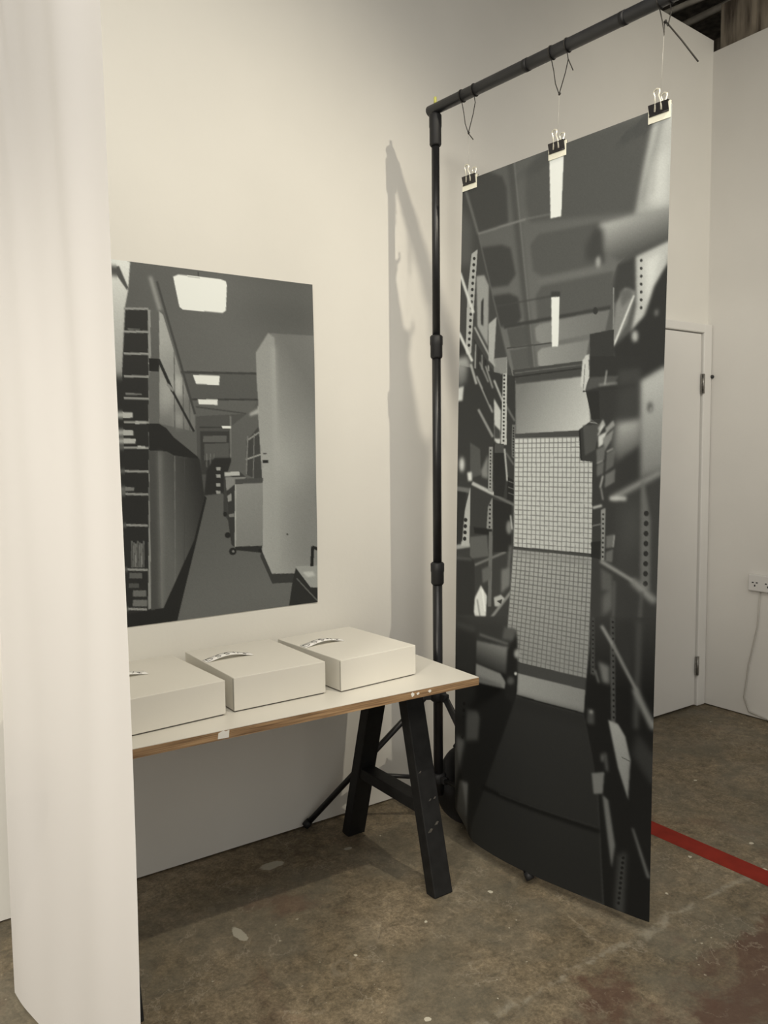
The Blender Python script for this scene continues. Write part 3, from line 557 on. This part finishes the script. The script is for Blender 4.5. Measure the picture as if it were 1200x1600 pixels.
# door in the back wall
d = MB(); d.box((3.51, -0.012, 1.040), (0.86, 0.024, 2.055), bevel=0.003); door = struct(d.build('door_1', M_door))
h = MB()
for z in (1.80, 0.235):
    h = MB(); h.box((3.947, -0.032, z), (0.030, 0.006, 0.105)); h.lathe((3.944, -0.038, z - 0.052), [(0.006, 0), (0.006, 0.104)], 10); h.build('hinge', M_hinge, door)
fr = MB(); fr.box((3.990, -0.016, 1.062), (0.072, 0.036, 2.118), bevel=0.006); fr.box((3.50, -0.016, 2.097), (0.912, 0.036, 0.048), bevel=0.006); fr.box((3.04, -0.016, 1.062), (0.068, 0.036, 2.118), bevel=0.006)
struct(fr.build('trim_1', M_door))
sc = MB(); sc.lathe((4.024, -0.03, 1.84), [(0.010, 0), (0.010, 0.012), (0.006, 0.016)], 10, (0, -1, 0)); sc.build('frame_hook', M_dark, door)

# services in the void above the partitions
def pipe(a, b, r, label, cat='pipe', mt=M_pipe):
    p = MB(); p.tube([a, b], r, 14); o = p.build('ceiling_pipe', mt); tag(o, label, cat, 'pipes under the dark ceiling')
pipe((3.92, 1.40, 3.93), (4.30, -1.2, 3.93), 0.017, 'cream ceiling pipe nearest the black crossbar')
pipe((4.25, 1.40, 3.93), (4.31, -1.2, 3.93), 0.021, 'thickest cream ceiling pipe, above the wall corner')
pipe((4.34, 1.40, 3.95), (4.36, -1.2, 3.95), 0.011, 'thin cream ceiling pipe beside the stained old wall')

# double socket with its surface run down the right wall
so = empty('wall_socket', (XC, -0.36, 0.735), 0, 'white double wall socket low on the right wall', 'socket')
s_ = MB(); s_.box((-0.012, 0, 0), (0.024, 0.148, 0.088), bevel=0.005); s_.build('face_plate', M_sock, so)
for yy in (0.036, -0.036):
    s_ = MB(); s_.box((-0.0245, yy, -0.014), (0.002, 0.007, 0.010)); s_.box((-0.0245, yy + 0.011, 0.002), (0.002, 0.010, 0.006)); s_.box((-0.0245, yy - 0.011, 0.002), (0.002, 0.010, 0.006)); s_.build('outlet', M_dark, so)
c_ = MB(); c_.tube([(XC - 0.006, -0.345, 0.69), (XC - 0.006, -0.335, 0.50), (XC - 0.006, -0.29, 0.28), (XC - 0.006, -0.27, 0.10), (XC - 0.006, -0.30, 0.03), (XC - 0.006, -0.42, 0.012)], 0.0045, 8)
tag(c_.build('painted_cable', mat('grey_cable_paint', (0.50, 0.48, 0.44), 0.7)), 'painted over cable running down from the wall socket', 'cable')

# red tape line on the concrete
t = MB(); t.prism([(2.475, -0.10), (2.565, -0.10), (2.60, -2.3), (2.505, -2.3)], 0.0002, 0.0012)
tag(t.build('floor_tape', M_tape), 'strip of red tape stuck on the concrete floor right of the tall print', 'tape')

# ------------------------------------------------------------------ print on the wall
g = wall_picture(); hh, ww = g.shape
xs = np.linspace(0.683, 1.524, ww); zs = np.linspace(2.071, 0.875, hh)
U, V = np.meshgrid(np.linspace(0, 1, ww), np.linspace(0, 1, hh))
pos = np.zeros((hh, ww, 3)); pos[..., 0] = xs[None, :] + 0.004 * np.sin(V * 3.1); pos[..., 2] = zs[:, None]
edge = np.maximum(0, U - 0.93) / 0.07
pos[..., 1] = -0.0025 - 0.004 * edge ** 2 * (0.6 + 0.4 * np.sin(V * 9)) - 0.001 * np.sin(V * 12 + U * 5) ** 2
o = grid_mesh('photo_print', pos, print_colors(g, 212), M_print)
tag(o, 'grey photograph of an archive corridor with stacks, pinned flat on the white wall', 'photograph')

# ------------------------------------------------------------------ backdrop stands, prints hung from them
BAR_Z = 2.690
def tube_part(name, a, b, r, parent, mt=M_black, n=16):
    q = MB(); q.tube([a, b], r, n); return q.build(name, mt, parent)

def tripod(parent, ox, oy, feet_dirs, R=0.515):
    """one telescopic pole on three legs; coordinates local to the stand"""
    P0 = Vector((ox, oy, 0))
    tube_part('lower_pole', P0 + Vector((0, 0, 0.12)), P0 + Vector((0, 0, 1.02)), 0.0185, parent)
    tube_part('middle_pole', P0 + Vector((0, 0, 1.02)), P0 + Vector((0, 0, 1.86)), 0.0165, parent)
    tube_part('upper_pole', P0 + Vector((0, 0, 1.86)), P0 + Vector((0, 0, 2.63)), 0.0145, parent)
    kd = Vector((-0.80, 0.60, 0))
    for z, r, hgt in ((0.985, 0.0245, 0.085), (1.835, 0.0225, 0.085), (2.616, 0.0215, 0.115)):
        q = MB(); q.lathe(P0 + Vector((0, 0, z - hgt / 2)), [(r * 0.86, 0), (r, 0.006), (r, hgt * 0.55), (r * 1.06, hgt * 0.6), (r * 1.06, hgt * 0.94), (r * 0.86, hgt)], 20)
        q.box(P0 + kd * (r + 0.004) + Vector((0, 0, z + 0.006)), (0.020, 0.020, 0.045), Matrix.Rotation(math.atan2(kd.y, kd.x), 3, 'Z'), 0.003)
        cl = q.build('clamp_collar', M_plast, parent)
        k = MB(); a = P0 + kd * (r + 0.006) + Vector((0, 0, z + 0.012))
        k.tube([a, a + kd * 0.020, a + kd * 0.030 + Vector((0, 0, 0.004)), a + kd * 0.038 + Vector((0, 0, 0.014)), a + kd * 0.040 + Vector((0, 0, 0.024))], [0.006, 0.006, 0.0065, 0.006, 0.004], 8); k.build('locking_lever', M_plast, cl)
    q = MB(); q.lathe(P0 + Vector((0, 0, 0.490)), [(0.024, 0), (0.030, 0.006), (0.030, 0.040), (0.024, 0.046)], 20)
    for dv in feet_dirs: q.box(P0 + dv * 0.040 + Vector((0, 0, 0.512)), (0.032, 0.024, 0.030), Matrix.Rotation(math.atan2(dv.y, dv.x), 3, 'Z'), 0.003)
    hub = q.build('leg_hub', M_plast, parent)
    k = MB(); k.lathe(P0 + kd * 0.030 + Vector((0, 0, 0.532)), [(0.008, 0), (0.008, 0.02), (0.018, 0.022), (0.018, 0.034), (0.012, 0.038)], 14, kd); k.build('hub_knob', M_plast, hub)
    q = MB(); q.lathe(P0 + Vector((0, 0, 0.165)), [(0.021, 0), (0.027, 0.006), (0.027, 0.036), (0.021, 0.042)], 20)
    for dv in feet_dirs: q.box(P0 + dv * 0.032 + Vector((0, 0, 0.186)), (0.026, 0.020, 0.024), Matrix.Rotation(math.atan2(dv.y, dv.x), 3, 'Z'), 0.003)
    q.build('brace_hub', M_plast, parent)
    for dv in feet_dirs:
        a = P0 + dv * 0.046 + Vector((0, 0, 0.510)); b = P0 + dv * R + Vector((0, 0, 0.016))
        lg = tube_part('leg', a, b, 0.0115, parent, M_black, 12)
        u = (b - a).normalized(); q = MB(); q.tube([b - u * 0.022, b + u * 0.003], [0.0150, 0.0155], 12); q.build('rubber_foot', M_plast, lg)
        mid = a + (b - a) * (0.60)
        q = MB(); q.tube([P0 + dv * 0.040 + Vector((0, 0, 0.187)), mid], 0.0085, 10); q.build('brace', M_black, parent)

def make_stand(name, loc, rz, label, length=2.05, R=0.515):
    """two tripods and a crossbar; local +x runs along the bar"""
    st = empty(name, loc, rz, label, 'stand')
    Rm = Matrix.Rotation(-rz, 3, 'Z')
    fd = [Rm @ Vector((-0.855, 0.515, 0)).normalized(), Rm @ Vector((-0.040, -1.0, 0)).normalized(), Rm @ Vector((0.88, 0.47, 0)).normalized()]
    tripod(st, 0, 0, fd, R)
    q = MB(); q.tube([(-0.030, 0, BAR_Z), (length, 0, BAR_Z)], 0.0195, 20); bar = q.build('crossbar', M_bar, st)
    for xr in (0.42, 0.78):
        q = MB(); q.tube([(xr, 0, BAR_Z), (xr + 0.016, 0, BAR_Z)], 0.0205, 20); q.build('joint_ring', M_plast, bar)
    for x in (0.0, length - 0.04):
        q = MB(); q.tube([(x, 0, BAR_Z + 0.016), (x, 0, BAR_Z + 0.042)], [0.006, 0.0055], 10); q.build('wing_bolt', M_yellow, st)
    fd2 = [Matrix.Rotation(math.radians(a), 3, 'Z') @ Vector((1, 0, 0)) for a in (0, 120, 240)]
    tripod(st, length - 0.04, 0, fd2)
    return st
D1 = Vector((0.0869, -0.9962, 0)); D2 = Vector((0.121, -0.9927, 0))
POLE1 = Vector((1.890, -0.284, 0)); POLE2 = Vector((0.330, -0.284, 0))
make_stand('backdrop_stand', POLE1, math.atan2(D1.y, D1.x), 'black backdrop stand with crossbar standing beside the right end of the table')

# sandbag slumped on the base of the first stand
sb = empty('sandbag', (1.985, -0.335, 0.0), 0.25, 'black sandbag slumped at the foot of the stand beside the table', 'sandbag')
bm = bmesh.new(); bmesh.ops.create_uvsphere(bm, u_segments=28, v_segments=18, radius=1.0)
for v in bm.verts:
    x, y, z = v.co; k = 1 + 0.10 * math.sin(3 * x + 1) * math.cos(2.3 * y)
    sx = math.copysign(abs(x) ** 0.75, x); sz = math.copysign(abs(z) ** 0.8, z)
    v.co = (sx * 0.062 * k * (1.15 - 0.25 * sz), y * 0.11 * k * (1.1 - 0.2 * sz), 0.155 + sz * 0.152)
q = MB(); q._add(bm); [setattr(p, 'smooth', True) for p in q.bm.faces]; q.build('bag', M_bag, sb)
q = MB(); q.tube([(0, -0.05, 0.29), (0, -0.035, 0.312), (0, 0.035, 0.312), (0, 0.05, 0.29)], 0.010, 8); q.build('strap', M_bag, sb)

TOP_Z = 2.392
class Hang:
    """frame of a hanging print: u along the bar, n its printed side, z up"""
    def __init__(s, p0, d): s.p0 = Vector(p0); s.d = d; s.n = Vector((d.y, -d.x, 0))
    def at(s, u, n, z): return s.p0 + s.d * u + s.n * n + Vector((0, 0, z))

def sheet_positions(H, width, bot, hw, fn):
    h_, w_ = hw; u = np.linspace(0, 1, w_)[None, :].repeat(h_, 0); v = np.linspace(0, 1, h_)[:, None].repeat(w_, 1)
    du, dn, dz = fn(u, v)
    uu = u * width + du; z = TOP_Z + (bot - TOP_Z) * v + dz
    pos = np.zeros((h_, w_, 3))
    for k in range(3): pos[..., k] = H.p0[k] + H.d[k] * uu + H.n[k] * dn
    pos[..., 2] = z
    return pos

# ---- the tall printed banner
HB = Hang((1.8885, -0.432, 0), D1)
# printed side must look towards -x
if HB.n.x > 0: HB.n = -HB.n
def banner_shape(u, v):
    du = -0.034 * v + 0.006 * np.sin(v * 7) * (u - 0.4)
    dn = 0.010 * np.sin(v * 3.3) + 0.012 * np.sin(v * 5.0 + 1.0) * (u - 0.5) + 0.008 * np.sin(u * 6.0) * v
    t_ = np.clip((v - 0.5) / 0.5, 0, 1); dn = dn + 0.058 * t_ * t_ * (3 - 2 * t_) * (0.12 + 0.88 * np.sin(math.pi * u) ** 0.8)
    cr = np.clip((v - 0.965) / 0.035, 0, 1) * np.clip((0.16 - u) / 0.16, 0, 1)
    du = du + 0.03 * cr ** 1.5; dn = dn - 0.03 * cr ** 1.5
    return du, dn, 0.012 * cr
g = banner_picture(); g = g[:, :]
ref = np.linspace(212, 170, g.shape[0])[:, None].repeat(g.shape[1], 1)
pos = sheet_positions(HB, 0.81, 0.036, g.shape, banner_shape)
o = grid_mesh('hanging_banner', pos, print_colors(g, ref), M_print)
tag(o, 'tall grey photographic banner of archive shelves hung by three clips', 'banner')

# ---- the sheet at the left, seen from its blank back
HS = Hang((0.345, -0.405, 0), D2)
if HS.n.x < 0: HS.n = -HS.n
def sheet_shape(u, v):
    k = (1 - v)
    dn = 0.018 * np.sin(v * 2.6) * np.sin(u * 3.1) - 0.03 * np.sin(u * 3.1) * k ** 3
    dn = dn + k ** 1.5 * (0.007 * np.sin(u * 13 + 0.6) + 0.004 * np.sin(u * 29 + v * 2.5)) + 0.002 * np.sin(u * 21 + v * 3) + 0.0025 * np.sin(u * 8 - v * 9)
    dn = dn + 0.012 * np.exp(-((u - 0.32 - 0.35 * v) / 0.035) ** 2) * np.exp(-(v / 0.16) ** 2)
    return -(0.004 + 0.062 * k ** 4) * u, dn, 0 * u
hw = (160, 110)
TOP_Z = BAR_Z - 0.012
pos = sheet_positions(HS, 0.79, 0.020, hw, sheet_shape)[:, ::-1]
yy, xx = np.mgrid[0:hw[0], 0:hw[1]]
gg = 70 + 26 * np.sin(xx / 9.0) * np.cos(yy / 17.0) + 18 * np.sin(yy / 6.0 + xx / 13.0)
o = grid_mesh('hanging_sheet', pos, print_colors(gg, 190), M_sheet)
TOP_Z = 2.392
sr = empty('hanging_rail', (0.345, -0.405, BAR_Z), math.atan2(D2.y, D2.x), 'black rail above the white hanging sheet', 'rail')
q = MB(); q.tube([(-0.08, 0, 0), (0.95, 0, 0)], 0.0125, 14); q.build('rail', M_bar, sr)
for xr in (0.0, 0.85):
    q = MB(); q.tube([(xr, 0, 0.010), (xr, 0, 4.45 - BAR_Z)], 0.0012, 6); q.build('suspension_wire', M_hinge, sr)
tag(o, 'long white paper sheet hanging at the left in front of the table, blank side out', 'banner')

# ---- clips, card pads, threads and string ties
def sheet_n(u): return float(banner_shape(np.array(u / 0.81), np.array(0.004))[1])
def make_clip(name, H, u, label, group):
    t = empty(name, H.at(u, sheet_n(u), TOP_Z), math.atan2(H.d.y, H.d.x), label, 'clip', group)
    # local x along the banner; local y = across
    sgn = 1 if (Matrix.Rotation(math.atan2(H.d.y, H.d.x), 3, 'Z') @ Vector((0, 1, 0))).dot(H.n) > 0 else -1
    q = MB()
    R = Matrix(((0, 0, 1, -0.030), (1, 0, 0, 0), (0, 1, 0, 0), (0, 0, 0, 1)))
    q.prism([(-0.011, 0.010), (0.011, 0.010), (0.010, 0.0125), (-0.010, 0.0125)], 0, 0.060, R)
    for s in (-1, 1): q.prism([(s * 0.011, 0.011), (s * 0.0035, -0.016), (s * 0.0022, -0.016), (s * 0.0092, 0.011)], 0, 0.060, R)
    q.tube([(-0.030, 0.0042, -0.016), (0.030, 0.0042, -0.016)], 0.0020, 8); q.tube([(-0.030, -0.0042, -0.016), (0.030, -0.0042, -0.016)], 0.0020, 8)
    q.build('clip_body', M_clip, t)
    for s in (-1, 1):
        y0 = s * 0.0085; y1 = s * (0.012 + (0.004 if s == sgn else 0.010))
        w = MB(); pts = [(-0.010, y0, -0.010), (-0.0085, y0, 0.012), (-0.0055, y1, 0.028)]
        pts += [(-0.009, y1, 0.036), (-0.0085, y1, 0.043), (0, y1, 0.047), (0.0085, y1, 0.043), (0.009, y1, 0.036), (0.0055, y1, 0.028), (0.0085, y0, 0.012), (0.010, y0, -0.010)]
        w.tube(pts, 0.0026, 8); w.build('wire_handle', M_steel, t)
    return t
def make_pad(name, H, u, label, group):
    q = MB(); ang = math.atan2(H.d.y, H.d.x); Rz = Matrix.Translation(H.at(u, sheet_n(u), TOP_Z)) @ Matrix.Rotation(ang, 4, 'Z')
    for s in (-1, 1):
        t = bmesh.new(); bmesh.ops.create_cube(t, size=1.0); bmesh.ops.scale(t, vec=(0.068, 0.0010, 0.046), verts=t.verts)
        q._add(t, Matrix.Translation((0, s * 0.0022, -0.0125)))
    q.bm.transform(Rz); return tag(q.build(name, M_card), label, 'card', group)
SPEC = ((0.036, 'at the top left of the tall banner'), (0.418, 'at the top middle of the tall banner'), (0.772, 'at the top right of the tall banner'))
for u, where in SPEC:
    make_pad('card_pad', HB, u, 'cream card under the clip ' + where, 'cream cards under the clips')
    make_clip('binder_clip', HB, u, 'black binder clip ' + where, 'clips on the tall banner')

def string_tie(H, u, pole, d, tail, label, wide=0.030, drop=0.135):
    c = Vector((pole.x, pole.y, BAR_Z)) + d * u
    def at(a, n, z): return c + d * a + H.n * n + Vector((0, 0, z))
    q = MB(); r = 0.0016
    for a in (-wide, wide): q.tube([at(a, 0.0208 * math.cos(t), 0.0208 * math.sin(t)) for t in np.linspace(0, 2 * math.pi, 19)[:-1]], r, 6, closed=True)
    q.tube([at(-wide, 0.004, -0.020), at(-wide + 0.010, 0.004, -0.06), at(-wide + 0.016, 0.003, -0.10), at(-0.002, 0, -drop)], r, 6)
    q.tube([at(wide, 0.004, -0.020), at(wide + 0.006, 0.005, -0.045), at(wide - 0.006, 0.003, -0.08), at(-0.002, 0, -drop)], r, 6)
    q.tube([at(-0.004, -0.003, -drop), at(0.004, 0.003, -drop)], 0.0032, 6)
    q.tube([at(*p) for p in tail], r * (1.0 if len(tail) < 3 else 1.4), 6)
    return tag(q.build('string_tie', M_string), label, 'string', 'black string loops tied round the crossbar')
string_tie(HB, 0.168, POLE1, D1, [(-0.002, 0, -0.135), (0.025, 0.004, -0.165)], 'black string loop on the crossbar nearest the pole')
string_tie(HB, 0.560, POLE1, D1, [(0.036, 0.005, -0.045), (0.055, 0.006, -0.085)], 'black string loop on the crossbar above the middle clip')
string_tie(HB, 0.920, POLE1, D1, [(0.0, 0, -0.06), (0.05, 0.0, -0.13), (0.10, 0.0, -0.205)], 'black string loop with a long stiff tail above the right clip', 0.016, 0.062)
M_nylon = mat('clear_nylon', (0.42, 0.41, 0.38), 0.3); 
for (u, where), ub, dz in zip(SPEC, (0.168, 0.560, 0.920), (0.135, 0.135, 0.062)):
    a = Vector((POLE1.x, POLE1.y, BAR_Z - dz)) + D1 * (ub - 0.002); q = MB(); q.tube([a, HB.at(u, 0.0, TOP_Z + 0.045)], 0.0005, 5)
    tag(q.build('nylon_thread', M_nylon), 'clear thread above the clip ' + where, 'thread', 'nylon threads above the clips')

# ------------------------------------------------------------------ table on two trestles
TT = 0.735
TH = 0.025
tb = empty('trestle_table_top', (1.662, -0.775, TT - TH), math.radians(-2.0), 'long white laminate table top with bare plywood edge', 'table top')
LX, LY = 1.22, 0.728
q = MB(); q.box((-LX / 2, LY / 2, (TH - 0.0016) / 2), (LX, LY, TH - 0.0016)); q.build('plywood_core', M_ply, tb)
q = MB(); q.box((-LX / 2, LY / 2, TH - 0.0008), (LX, LY, 0.0016)); q.build('laminate_surface', M_lam, tb)
q = MB(); q.prism([(-0.868, 0.004), (-0.838, 0.003), (-0.836, 0.0225), (-0.846, 0.021), (-0.852, 0.0240), (-0.866, 0.019)], 0, 0.0008, Matrix.Translation((0, 0.0, 0)) @ Matrix.Rotation(math.radians(90), 4, 'X')); q.build('masking_tape', M_mask, tb)
for x, a in ((-0.255, 0.008), (-0.236, 0.005), (-0.192, 0.006)):
    n_ = 11; pg = [(x + a * math.cos(t) * random.uniform(.5, 1.3), 0.0135 + min(0.0085, a) * math.sin(t) * random.uniform(.45, 1.0)) for t in np.linspace(0, 2 * math.pi, n_ + 1)[:-1]]
    q = MB(); q.prism(pg, 0, 0.0003, Matrix.Rotation(math.radians(90), 4, 'X')); q.build('paint_chip', M_mask, tb)

def make_trestle(label):
    t = empty('trestle', (0, 0, 0), 0, label, 'trestle', 'black trestles under the table')
    top = TT - TH
    q = MB(); q.beam((0, -0.668, -0.004), (0, -0.500, top - 0.030), 0.074, 0.046, bevel=0.003)
    q2 = MB(); q2.beam((0, -0.142, -0.004), (0, -0.330, top - 0.030), 0.074, 0.046, bevel=0.003)
    for mb in (q, q2):
        bmesh.ops.bisect_plane(mb.bm, geom=mb.bm.verts[:] + mb.bm.edges[:] + mb.bm.faces[:], plane_co=(0, 0, 0.0), plane_no=(0, 0, -1), clear_outer=True)
    l1 = q.build('leg', M_wood_b, t); l2 = q2.build('leg', M_wood_b, t)
    q = MB(); q.box((0, -0.415, top - 0.0225), (0.080, 0.30, 0.045), bevel=0.003); q.build('top_rail', M_wood_b, t)
    q = MB(); q.box((0, -0.40, 0.268), (0.058, 0.38, 0.040), bevel=0.003); q.build('stretcher', M_wood_b, t)
    # worn paint scuffs on the front leg
    for (x, z, s) in ((-0.018, 0.205, 0.012), (0.012, 0.222, 0.010), (0.0, 0.298, 0.006), (0.02, 0.30, 0.006), (-0.024, 0.39, 0.006)):
        yl = -0.668 + (0.168 / (top - 0.026)) * (z + 0.004) - 0.0242
        q = MB(); q.prism([(x - s, z - s * .7), (x - s * .2, z - s * .3), (x + s * .2, z - s * .6), (x + s, z + s * .4), (x + s * .3, z + s * .7), (x - s * .4, z + s * .1)], 0, 0.0006, Matrix.Translation((0, yl, 0)) @ Matrix.Rotation(math.radians(90), 4, 'X'))
        q.build('paint_scuff', M_hinge, t)
    return t
tr = make_trestle('black wooden A frame trestle under the right end of the table'); tr.location = (1.586, 0, 0)
tr2 = copy_tree(tr); tr2.location = (0.562, 0, 0); tr2['label'] = 'black wooden A frame trestle under the left end of the table, behind the sheet'

# ------------------------------------------------------------------ three archive boxes with arched paper labels
BW, BD, BH = 0.292, 0.362, 0.097
def strokes(ch):
    A = {'D': [[(0, 0), (0, 1), (.55, .85), (.75, .5), (.55, .12), (0, 0)]],
         'S': [[(.7, .9), (.35, 1), (.05, .8), (.2, .55), (.6, .42), (.7, .18), (.4, 0), (.0, .1)]],
         '1': [[(.15, .75), (.35, 1), (.35, .45)]], '/': [[(0, 0), (.5, 1)]],
         '2': [[(.05, .5), (.3, .6), (.45, .45), (.1, .05), (.55, .05)]], '4': [[(.35, .0), (.35, .6), (0, .2), (.55, .2)]], '3': [[(.05, .58), (.4, .55), (.2, .34), (.45, .15), (.05, .02)]]}
    return A[ch]
def make_box(x, y, rz, text, label, arch):
    b = empty('archival_box', (x, y, TT), rz, label, 'box', 'grey archive boxes on the table')
    q = MB(); q.box((BW / 2, BD / 2, 0.010), (BW - 0.010, BD - 0.010, 0.020)); q.build('base_tray', M_boxin, b)
    q = MB(); q.box((BW / 2, BD / 2, (BH + 0.0035) / 2), (BW, BD, BH - 0.0035), bevel=0.0018); lid = q.build('lid', M_box, b)
    q = MB(); q.box((0.0, 0.006, BH / 2 + 0.002), (0.0012, 0.0012, BH - 0.010)); q.box((-0.0002, 0.004, BH / 2 + 0.002), (0.0010, 0.0016, BH - 0.012)); q.build('corner_seam', M_seam, lid)
    # label strip arching off the lid
    L0, W0 = 0.150, 0.036; y0 = 0.196
    def prof(s):      # s 0..1 -> x, z
        return 0.004 + s * L0, BH + 0.0012 + arch * math.sin(math.pi * s) ** 1.4
    q = MB(); n = 30; lo = []; hi = []
    for k in range(n + 1):
        xx_, zz = prof(k / n); lo.append([q.bm.verts.new((xx_, y0, zz)), q.bm.verts.new((xx_, y0 + W0, zz))]); hi.append([q.bm.verts.new((xx_, y0, zz - 0.0005)), q.bm.verts.new((xx_, y0 + W0, zz - 0.0005))])
    for k in range(n):
        q.bm.faces.new((lo[k][0], lo[k + 1][0], lo[k + 1][1], lo[k][1])).smooth = True; q.bm.faces.new((hi[k][1], hi[k + 1][1], hi[k + 1][0], hi[k][0])).smooth = True
        q.bm.faces.new((hi[k][0], hi[k + 1][0], lo[k + 1][0], lo[k][0])); q.bm.faces.new((lo[k][1], lo[k + 1][1], hi[k + 1][1], hi[k][1]))
    lab = q.build('paper_label', M_paper, b); tag(lab, 'white paper strip with black handwriting')
    q = MB(); 
    for ch, s0, wdt in text:
        for st in strokes(ch):
            pts = []
            for (a0, b0), (a1, b1) in zip(st, st[1:]):
                for t_ in np.linspace(0, 1, 5)[:-1]: pts.append((a0 + (a1 - a0) * t_, b0 + (b1 - b0) * t_))
            pts.append(st[-1]); P3 = []
            for a_, b_ in pts:
                xx_, zz = prof(min(1, s0 + a_ * wdt)); P3.append((xx_, y0 + 0.004 + b_ * (W0 - 0.013) + 0.003, zz + 0.0004))
            q.tube(P3, 0.00075, 6)
    q.build('handwriting', M_ink, lab)
    return b
T2 = [('D', 0.04, 0.17), ('S', 0.24, 0.13), ('S', 0.42, 0.13), ('1', 0.60, 0.12), ('/', 0.68, 0.12), ('4', 0.80, 0.14)]
T3 = [('D', 0.04, 0.17), ('S', 0.24, 0.13), ('S', 0.42, 0.13), ('1', 0.62, 0.12), ('/', 0.70, 0.12), ('3', 0.81, 0.14)]
T1 = [('D', 0.04, 0.17), ('S', 0.24, 0.13), ('S', 0.42, 0.13), ('1', 0.62, 0.14), ('/', 0.72, 0.14), ('2', 0.82, 0.14)]
make_box(0.573, -0.654, math.radians(3.0), T1, 'pale grey archive box at the left, partly behind the hanging sheet', 0.009)
make_box(0.892, -0.634, math.radians(0.0), T2, 'pale grey archive box in the middle of the three on the table', 0.012)
make_box(1.226, -0.654, math.radians(3.5), T3, 'pale grey archive box at the right, nearest the table end', 0.011)
